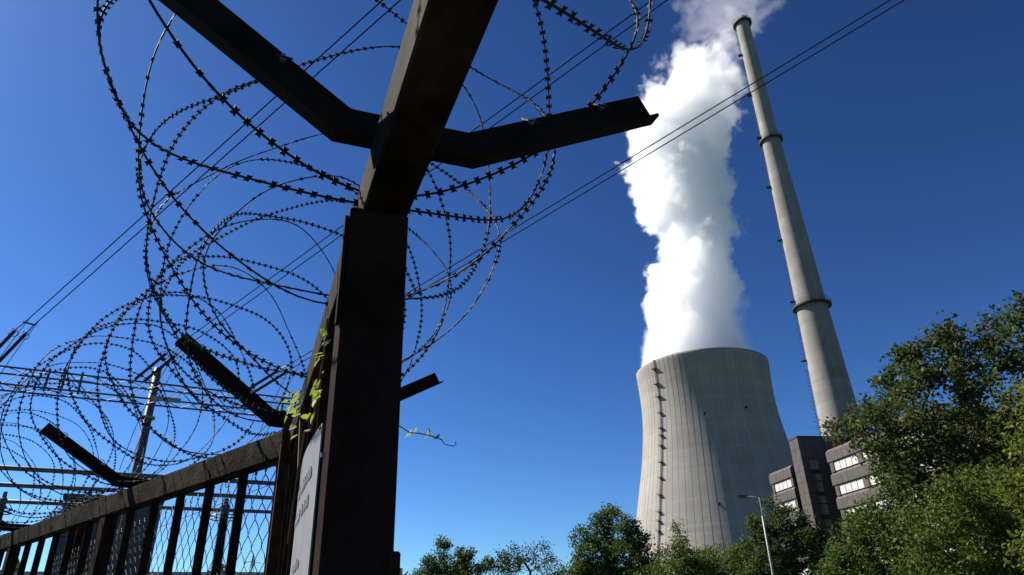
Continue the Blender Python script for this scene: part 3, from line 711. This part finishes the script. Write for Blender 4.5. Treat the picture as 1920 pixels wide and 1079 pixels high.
# far pylon
PX = azv(-20.2) * 420
py = thing('transmission_pylon', 'tiny distant lattice pylon seen through the chain link', 'pylon', PX)
hh = 40; b = MB(); pa, pb = azv(-20.2 + 60), azv(-20.2 + 150)
cs = [pa * sx * 3.2 + pb * sy * 3.2 for sx, sy in ((-1, -1), (1, -1), (1, 1), (-1, 1))]
for c in cs: b.tube([PX + c, PX + c * .25 + UP * hh * .75, PX + UP * hh], .16, 4)
for z0 in np.linspace(0, hh * .9, 9):
    z1 = z0 + hh * .1; f0, f1 = 1 - z0 / hh, 1 - z1 / hh
    for i in range(4):
        b.tube([PX + cs[i] * f0 + UP * z0, PX + cs[(i + 1) % 4] * f1 + UP * z1], .09, 4)
for z, ln in ((18, 8), (27, 6.5), (35, 5)):
    MB().tube([PX - pa * ln + UP * z, PX + UP * (z + .8), PX + pa * ln + UP * z], .16, 4).build('crossarm', M['dark_steel'], py)
b.build('lattice', M['dark_steel'], py)

# ------------------------------------------------------------------ trees
def tree(name, label, loc, h, rx, z0, ncl, nleaf, leaf, lm, seed, shape='round', spread=.45, lobes=9, group=None, trunk_r=None, cy_=None, LBX=None):
    r = np.random.default_rng(seed); loc = np.asarray(loc, float)
    ry = cy_ or rx; A = []
    ch = h - z0
    # lobes make an uneven outline
    LB = []
    for i in range(lobes):
        t = r.uniform(.08, .97) if i else .9
        if shape == 'cone': w = (1 - t) ** .8 * .75
        elif shape == 'open': w = math.sqrt(max(0, 1 - (2 * t - 1.1) ** 2)) * .8
        else: w = math.sqrt(max(0, 1 - (1.85 * t - .85) ** 2)) * .68
        a = r.uniform(0, 2 * math.pi) + i * 2.4; q = r.uniform(.5, 1) * w
        lr = r.uniform(.26, .42) * rx * (1.0 if shape != 'cone' else (.3 + .8 * (1 - t)))
        LB.append((np.array([math.cos(a) * q * rx, math.sin(a) * q * ry, z0 + t * ch - lr * .5]), lr))
    if shape != 'open': LB.append((np.array([0, 0, z0 + ch * .42]), rx * (.62 if shape == 'round' else .4)))
    if LBX:                       # lobes given as (compass angle, elevation, radius) seen from the road
        LB = []; az0 = math.degrees(math.atan2(loc[0], loc[1])); D_ = math.hypot(loc[0], loc[1]); e_, f_ = azv(az0 + 90), azv(az0)
        for a_, el_, lr in LBX:
            dp = r.uniform(-.45, .45) * rx; dist_ = D_ + dp
            LB.append((e_ * dist_ * math.tan(rad(a_ - az0)) + f_ * dp + UP * (EYE + dist_ / math.cos(rad(a_ - az0)) * math.tan(rad(el_))), lr))
    wts = np.array([l[1] ** 2 for l in LB]); wts /= wts.sum()
    for i in range(ncl):
        c, lr = LB[r.choice(len(LB), p=wts)]; d = r.normal(0, 1, 3); d /= np.linalg.norm(d)
        p = c + d * lr * r.uniform(.25, 1) ** .45 * np.array([1, ry / rx, 1.0])
        p[2] = min(max(p[2], z0 * .7), h); A.append(p)
    A = np.array(A)
    nodes = [np.array([0, 0, 0.0])]; par = [-1]; tr = []
    lean = r.normal(0, .03, 2)
    for i in range(1, 9):
        z = h * .62 * i / 8; nodes.append(np.array([lean[0] * z + r.normal(0, .012 * h * .3), lean[1] * z + r.normal(0, .012 * h * .3), z])); par.append(i - 1)
    order = np.argsort(np.hypot(A[:, 0], A[:, 1]) + .3 * np.abs(A[:, 2] - h * .5)); tips = []
    for i in order:
        p = A[i]; Nd = np.array(nodes); dv = p - Nd; dist = np.linalg.norm(dv, axis=1)
        cost = dist + np.where(dv[:, 2] < .12 * dist, .8 * dist, 0); cost[0:2] += 50
        j = int(np.argmin(cost)); q = Nd[j]; n = max(1, int(dist[j] / (.09 * h)))
        prev = j
        for k in range(1, n + 1):
            f = k / n; x = q + (p - q) * f + UP * (.10 * dist[j] * math.sin(math.pi * f)) * (1 if k < n else 0) + (r.normal(0, .02 * dist[j], 3) if k < n else 0)
            nodes.append(x); par.append(prev); prev = len(nodes) - 1
        tips.append(prev)
    Nd = np.array(nodes); cnt = np.zeros(len(Nd))
    cnt[tips] += 1
    for i in range(len(Nd) - 1, 0, -1): cnt[par[i]] += cnt[i]
    R0 = trunk_r or h * .020; rr = np.maximum(R0 * (np.maximum(cnt, 1) / ncl) ** .48, .006 * (h / 9) + .004)
    V, F = [], []; nv = 0
    for i in range(1, len(Nd)):
        a, b_ = Nd[par[i]], Nd[i]; k = 7 if cnt[i] > ncl * .2 else 4
        t = b_ - a; t /= np.linalg.norm(t) + 1e-9; e = np.cross(t, (0.3, 0.9, 0.1)); e /= np.linalg.norm(e) + 1e-9; f = np.cross(t, e)
        an = np.arange(k) * 2 * math.pi / k; ring = np.cos(an)[:, None] * e + np.sin(an)[:, None] * f
        ra = rr[par[i]] if par[i] > 0 and cnt[par[i]] < cnt[i] * 2.2 else rr[i] * 1.15
        V.append(a + ring * ra); V.append(b_ + ring * rr[i])
        F += [(nv + j, nv + (j + 1) % k, nv + k + (j + 1) % k, nv + k + j) for j in range(k)]; nv += 2 * k
    root = thing(name, label, 'tree', loc, group)
    obj('trunk', np.concatenate(V) + loc, F, M['bark'], root)
    # leaves
    tipp = Nd[tips]; idx = r.integers(0, len(tipp), nleaf)
    base = tipp[idx]; par_t = Nd[[par[t] for t in tips]][idx]
    f = r.uniform(0, 1, (nleaf, 1)) ** 2
    c = base + (par_t - base) * f * .8 + r.normal(0, spread, (nleaf, 3)) * np.array([1, 1, .75])
    nrm = r.normal(0, .75, (nleaf, 3)) + np.array([0, 0, .75]); nrm /= np.linalg.norm(nrm, axis=1, keepdims=True)
    d = np.cross(nrm, r.normal(0, 1, (nleaf, 3))); d /= np.linalg.norm(d, axis=1, keepdims=True) + 1e-9
    w = np.cross(nrm, d); sz = leaf * r.uniform(.6, 1.25, (nleaf, 1)); fold = nrm * sz * r.uniform(.05, .22, (nleaf, 1))
    V = np.stack([c - d * sz * .5, c + w * sz * .36 + fold - d * sz * .05, c + d * sz * .55, c - w * sz * .36 + fold - d * sz * .05], axis=1).reshape(-1, 3)
    b4 = np.arange(nleaf)[:, None] * 4
    Fq = np.concatenate([b4 + np.array([[0, 1, 2]]), b4 + np.array([[0, 2, 3]])], axis=0)
    obj('crown', V + loc, Fq, lm, root, kind='stuff')
    return root
LM = dict(
    mid=leaf_mat('leaf_mid', (0.032, 0.064, 0.012), (0.056, 0.098, 0.018), (0.10, 0.13, 0.026)),
    dark=leaf_mat('leaf_dark', (0.022, 0.042, 0.012), (0.036, 0.058, 0.016), (0.06, 0.075, 0.02)),
    brown=leaf_mat('leaf_brownish', (0.032, 0.060, 0.014), (0.048, 0.080, 0.018), (0.098, 0.082, 0.026)),
    yellow=leaf_mat('leaf_yellowish', (0.05, 0.085, 0.014), (0.085, 0.12, 0.018), (0.20, 0.19, 0.025), .45),
    light=leaf_mat('leaf_light', (0.040, 0.076, 0.012), (0.068, 0.105, 0.017), (0.115, 0.14, 0.025)))
GT = 'trees in front of the power plant'
tree('leafy_tree', 'mid green bushy tree with two pointed tops, first beyond the thick fence post', azv(-5.6) * 70, 9.9, 4.4, 1.0, 480, 22000, .21, LM['mid'], 31, 'round', .27, 12, GT,
     LBX=[(-6.0, 5.9, .7), (-4.3, 5.0, .8), (-6.6, 4.4, 1.2), (-5.0, 4.0, 1.4), (-7.6, 3.2, 1.2), (-3.4, 3.6, .9), (-2.6, 4.2, .6), (-6.0, 2.0, 2.2), (-3.6, 1.6, 1.6), (-8.2, 1.6, 1.2)])
tree('locust_tree', 'open sparse tree with tiered branches showing sky between them', azv(0.6) * 72, 9.8, 4.2, 2.6, 150, 6000, .20, LM['dark'], 32, 'open', .32, 13, GT)
tree('leafy_tree', 'dense rounded green tree beside the foot of the cooling tower', azv(7.0) * 55, 10.4, 4.7, .8, 620, 32000, .19, LM['mid'], 33, 'round', .25, 15, GT,
     LBX=[(7.2, 7.6, .7), (6.0, 7.0, .6), (8.4, 6.6, .8), (4.9, 5.9, .8), (6.9, 5.9, 1.3), (9.3, 5.2, .9), (5.2, 4.3, 1.3), (8.0, 4.2, 1.5), (10.0, 3.6, .9), (4.2, 2.8, 1.2), (6.5, 2.6, 1.9), (9.3, 2.0, 1.6), (3.8, 1.2, 1.3)])
tree('pointed_tree', 'small pointed yellowish green tree in front of the cooling tower', azv(12.2) * 50, 7.4, 2.4, .4, 330, 15000, .15, LM['light'], 34, 'cone', .26, 12, GT,
     LBX=[(12.3, 6.1, .30), (12.2, 5.4, .5), (12.1, 4.7, .75), (11.0, 4.2, .7), (13.2, 4.2, .7), (12.6, 3.7, 1.1), (11.4, 3.0, 1.1), (13.4, 2.6, 1.2), (12.2, 1.6, 1.6), (10.6, 1.8, 1.2), (14.0, 1.4, 1.2)])
tree('leafy_tree', 'low rounded light green tree between pointed tree and lamp pole', azv(15.4) * 60, 7.4, 4.4, .2, 380, 17000, .18, LM['light'], 35, 'round', .26, 12, GT,
     LBX=[(15.6, 4.2, .9), (14.3, 3.9, 1.0), (16.9, 4.0, 1.1), (13.6, 3.3, 1.0), (14.4, 3.0, 1.3), (16.8, 3.3, 1.3), (13.6, 2.2, 1.4), (15.3, 2.0, 2.0), (17.4, 2.2, 1.4), (16.2, .9, 2.0)])
tree('leafy_tree', 'dark brownish tree behind the street lamp hiding the office windows', azv(20.2) * 44, 8.4, 3.6, .6, 480, 25000, .155, LM['brown'], 36, 'round', .19, 14, GT,
     LBX=[(19.6, 7.3, .6), (20.6, 6.3, .9), (18.6, 5.8, .9), (21.6, 5.0, .9), (17.9, 4.2, 1.0), (19.6, 4.6, 1.5), (22.6, 3.6, 1.0), (20.8, 3.0, 1.6), (18.4, 2.4, 1.4), (17.2, 2.4, .9), (22.8, 2.0, 1.2)])
tree('maple_tree', 'large loose maple with brownish green leaves covering the foot of the chimney', azv(33.4) * 26, 10.6, 5.6, .6, 1080, 41000, .15, LM['brown'], 37, 'round', .19, 30, GT, trunk_r=.17,
     LBX=[(34.0, 17.3, .65), (32.4, 16.0, .75), (35.4, 15.6, .9), (38.2, 16.4, .8), (40.5, 15.5, 1.2), (30.4, 15.0, .75), (28.9, 13.2, .6), (32.0, 13.5, 1.2), (36.5, 13.0, 1.5), (29.9, 11.6, 1.0), (27.7, 11.8, .85), (26.2, 11.9, .62), (24.9, 12.1, .42), (28.6, 14.0, .55), (27.0, 13.0, .45), (28.4, 9.4, .8), (36.9, 17.6, .5), (31.2, 17.0, .4), (29.2, 15.4, .35), (27.4, 13.4, .3), (33.2, 18.2, .35), (39.6, 18.0, .5),
          (33.5, 10.5, 1.6), (38.5, 11.0, 1.6), (27.8, 8.6, .5), (30.6, 8.6, 1.3), (35.5, 8.0, 1.7), (29.0, 6.5, 1.2), (33.0, 6.0, 1.6), (39.0, 6.5, 1.6), (27.4, 5.0, .8), (36.0, 4.5, 1.6)])
tree('leafy_tree', 'bushy dark green tree below the maple and beside the office stair tower', azv(25.8) * 26, 5.2, 2.7, .2, 380, 21000, .105, LM['mid'], 38, 'round', .15, 11, GT,
     LBX=[(25.6, 5.6, .6), (27.0, 6.2, .7), (24.2, 4.2, .7), (26.0, 4.0, 1.0), (28.2, 4.6, .9), (23.2, 2.8, .7), (25.0, 2.2, 1.1), (27.6, 2.0, 1.2)])
tree('leafy_tree', 'broad fresh green bushy tree growing under the large maple', azv(32.0) * 20, 4.9, 3.0, .2, 420, 24000, .09, LM['light'], 39, 'round', .14, 12, GT,
     LBX=[(31.5, 6.6, .6), (33.6, 7.0, .7), (29.8, 5.2, .7), (32.0, 4.6, 1.0), (35.0, 5.4, .9), (28.6, 3.0, .7), (31.0, 2.4, 1.1), (34.4, 2.4, 1.1), (36.8, 4.0, .8)])
tree('hazel_tree', 'bright yellow-green tree cut by the picture edge beside the maple', azv(39.6) * 14.5, 5.2, 1.9, .3, 360, 17000, .08, LM['yellow'], 40, 'round', .12, 10, GT,
     LBX=[(37.4, 12.0, .35), (39.0, 12.8, .5), (36.4, 9.8, .3), (38.2, 9.6, .55), (40.2, 10.4, .6), (36.0, 6.8, .45), (37.6, 5.8, .7), (39.8, 6.4, .8), (35.6, 3.6, .5), (37.6, 2.2, .8), (40, 2.5, .8)])

# far wood: reads as one mass
tl = []
r = np.random.default_rng(5)
nlf = 9000
a = np.radians(r.uniform(-42, -2, nlf)); dd = r.uniform(210, 240, nlf)
zt = 13 + 3.5 * np.sin(a * 60) + 2.5 * np.sin(a * 143 + 1); z = zt * r.uniform(.05, 1, nlf) ** .6
c = np.c_[np.sin(a) * dd, np.cos(a) * dd, z]; q = r.normal(0, 1, (nlf, 3, 3)) * 1.1
obj('distant_wood', (c[:, None] + q).reshape(-1, 3), np.arange(nlf * 3).reshape(-1, 3), LM['dark'], None, origin=(0, 0, 0), kind='stuff')
tag(bpy.data.objects['distant_wood'], 'dark strip of distant woodland seen low through the fence bars', 'woodland')

# ------------------------------------------------------------------ steam plume
def steam():
    m = bpy.data.materials.new('white_steam'); m.use_nodes = True; N, L = m.node_tree.nodes, m.node_tree.links
    for x in list(N):
        if x.type != 'OUTPUT_MATERIAL': N.remove(x)
    pv = N.new('ShaderNodeVolumePrincipled'); pv.inputs['Color'].default_value = (.950, .958, .972, 1)
    pv.inputs['Density'].default_value = 1.0; pv.inputs['Anisotropy'].default_value = 0.3
    L.new(pv.outputs[0], N['Material Output'].inputs['Volume'])
    base = TC + UP * 164.6
    me = bpy.data.meshes.new('steam_plume')
    o = bpy.data.objects.new('steam_plume', me); COL.objects.link(o)
    o.location = tuple(base); o.rotation_euler = (0, 0, -rad(T_AZ))
    tag(o, 'billowing white steam plume rising from the cooling tower mouth', 'steam', kind='stuff')
    ng = bpy.data.node_groups.new('steam_field', 'GeometryNodeTree')
    ng.interface.new_socket('Geometry', in_out='OUTPUT', socket_type='NodeSocketGeometry')
    n, l = ng.nodes, ng.links
    def nd(t, **kw):
        x = n.new(t)
        for k, v in kw.items(): setattr(x, k, v)
        return x
    def mth(op, a, b=None, c=None, clamp=False):
        x = nd('ShaderNodeMath', operation=op); x.use_clamp = clamp
        for i, v in enumerate((a, b, c)):
            if v is None: continue
            if isinstance(v, (int, float)): x.inputs[i].default_value = v
            else: l.new(v, x.inputs[i])
        return x.outputs[0]
    pos = nd('GeometryNodeInputPosition'); sx = nd('ShaderNodeSeparateXYZ'); l.new(pos.outputs[0], sx.inputs[0])
    X, Y, Z = sx.outputs
    H = 360.0
    zf = mth('DIVIDE', Z, H)
    def curve(pts, lo, hi):
        """pts (z, value) -> value, through a float curve"""
        fc = nd('ShaderNodeFloatCurve'); cv = fc.mapping.curves[0]
        P = [(min(max(z / H, 0), 1), (v - lo) / (hi - lo)) for z, v in pts]
        cv.points[0].location = P[0]; cv.points[1].location = P[-1]
        for p in P[1:-1]: cv.points.new(*p)
        fc.mapping.update(); l.new(zf, fc.inputs['Value'])
        return mth('MULTIPLY_ADD', fc.outputs[0], hi - lo, lo)
    cx = curve([(0, 0), (40, 1), (84, 5), (102, 11), (117, 13), (134, 6), (160, 5), (187, 8), (214, 14), (241, 24), (269, 36), (290, 49), (303, 62), (330, 70), (360, 86)], -20, 100)
    rd = curve([(0, 47), (10, 48), (22, 45.5), (39, 41), (61, 37.5), (84, 36), (102, 33), (117, 27), (134, 37), (160, 40), (187, 41), (214, 46), (241, 47), (269, 40), (290, 29), (303, 15), (318, 14), (332, 40), (348, 52), (360, 44)], 0, 60)
    dn = curve([(0, 1), (190, 1), (240, .7), (275, .45), (298, .2), (330, .11), (360, .10)], 0, 1)
    def noise(scale, det, rough, off=0.0, dist=0.0):
        x = nd('ShaderNodeTexNoise'); x.inputs['Scale'].default_value = scale; x.inputs['Detail'].default_value = det; x.inputs['Roughness'].default_value = rough
        x.inputs['Distortion'].default_value = dist
        v = nd('ShaderNodeVectorMath', operation='ADD'); v.inputs[1].default_value = (off, off * .7, -off); l.new(pos.outputs[0], v.inputs[0]); l.new(v.outputs[0], x.inputs['Vector'])
        return x
    vo = nd('ShaderNodeTexVoronoi', feature='SMOOTH_F1'); vo.inputs['Scale'].default_value = 1 / 30; vo.inputs['Smoothness'].default_value = .35
    wp = noise(.03, 4, .55, 40); ws = nd('ShaderNodeVectorMath', operation='MULTIPLY_ADD'); ws.inputs[1].default_value = (26, 26, 26)
    l.new(wp.outputs['Color'], ws.inputs[0]); l.new(pos.outputs[0], ws.inputs[2]); l.new(ws.outputs[0], vo.inputs['Vector'])
    vo2 = nd('ShaderNodeTexVoronoi', feature='SMOOTH_F1'); vo2.inputs['Scale'].default_value = 1 / 12; vo2.inputs['Smoothness'].default_value = .3
    l.new(ws.outputs[0], vo2.inputs['Vector'])
    bil = mth('ADD', mth('SUBTRACT', .5, vo.outputs['Distance']), mth('MULTIPLY', mth('SUBTRACT', .5, vo2.outputs['Distance']), .42))
    big = mth('SUBTRACT', noise(.017, 2, .5, 0).outputs['Fac'], .5)
    fine = mth('SUBTRACT', noise(.055, 9, .62, 90, .4).outputs['Fac'], .5)
    fine2 = mth('SUBTRACT', noise(.13, 6, .6, 33, .6).outputs['Fac'], .5)
    dx = mth('SUBTRACT', X, cx); d = mth('SQRT', mth('ADD', mth('MULTIPLY', dx, dx), mth('MULTIPLY', Y, Y)))
    grow = mth('MULTIPLY', zf, 5.0, clamp=True)              # the first metres leave the rim smooth
    gr = mth('MULTIPLY_ADD', grow, .95, .05)
    tear = mth('MULTIPLY_ADD', mth('SUBTRACT', zf, .5, clamp=True), 3.4, 1.0)   # more ragged higher up
    disp = mth('ADD', mth('ADD', mth('MULTIPLY_ADD', fine2, 14, mth('MULTIPLY', bil, 21)), mth('MULTIPLY', big, 30)), mth('MULTIPLY', mth('MULTIPLY', fine, 50), tear))
    val = mth('ADD', mth('ADD', mth('SUBTRACT', rd, d), -3.5), mth('MULTIPLY', disp, gr))
    soft = mth('MULTIPLY_ADD', mth('MULTIPLY', mth('DIVIDE', X, 40, clamp=True), mth('SUBTRACT', 1.0, mth('MULTIPLY', zf, 5.0), clamp=True)), 26, 3.2)
    soft = mth('ADD', soft, mth('MULTIPLY', mth('SUBTRACT', zf, .6, clamp=True), 30))
    den = mth('DIVIDE', val, soft, clamp=True)
    den = mth('MULTIPLY', mth('MULTIPLY', den, den), dn)
    top_fade = mth('MULTIPLY', mth('SUBTRACT', 1.0, zf), 14, clamp=True)
    den = mth('MULTIPLY', mth('MULTIPLY', den, top_fade), .115)
    vc = nd('GeometryNodeVolumeCube')
    vc.inputs['Min'].default_value = (-66, -62, -6); vc.inputs['Max'].default_value = (140, 66, 360)
    vc.inputs['Resolution X'].default_value, vc.inputs['Resolution Y'].default_value, vc.inputs['Resolution Z'].default_value = 180, 112, 320
    l.new(den, vc.inputs['Density'])
    sm = nd('GeometryNodeSetMaterial'); sm.inputs['Material'].default_value = m; l.new(vc.outputs[0], sm.inputs[0])
    out = nd('NodeGroupOutput'); l.new(sm.outputs[0], out.inputs[0])
    md = o.modifiers.new('steam_field', 'NODES'); md.node_group = ng
    me.materials.append(m)
steam()
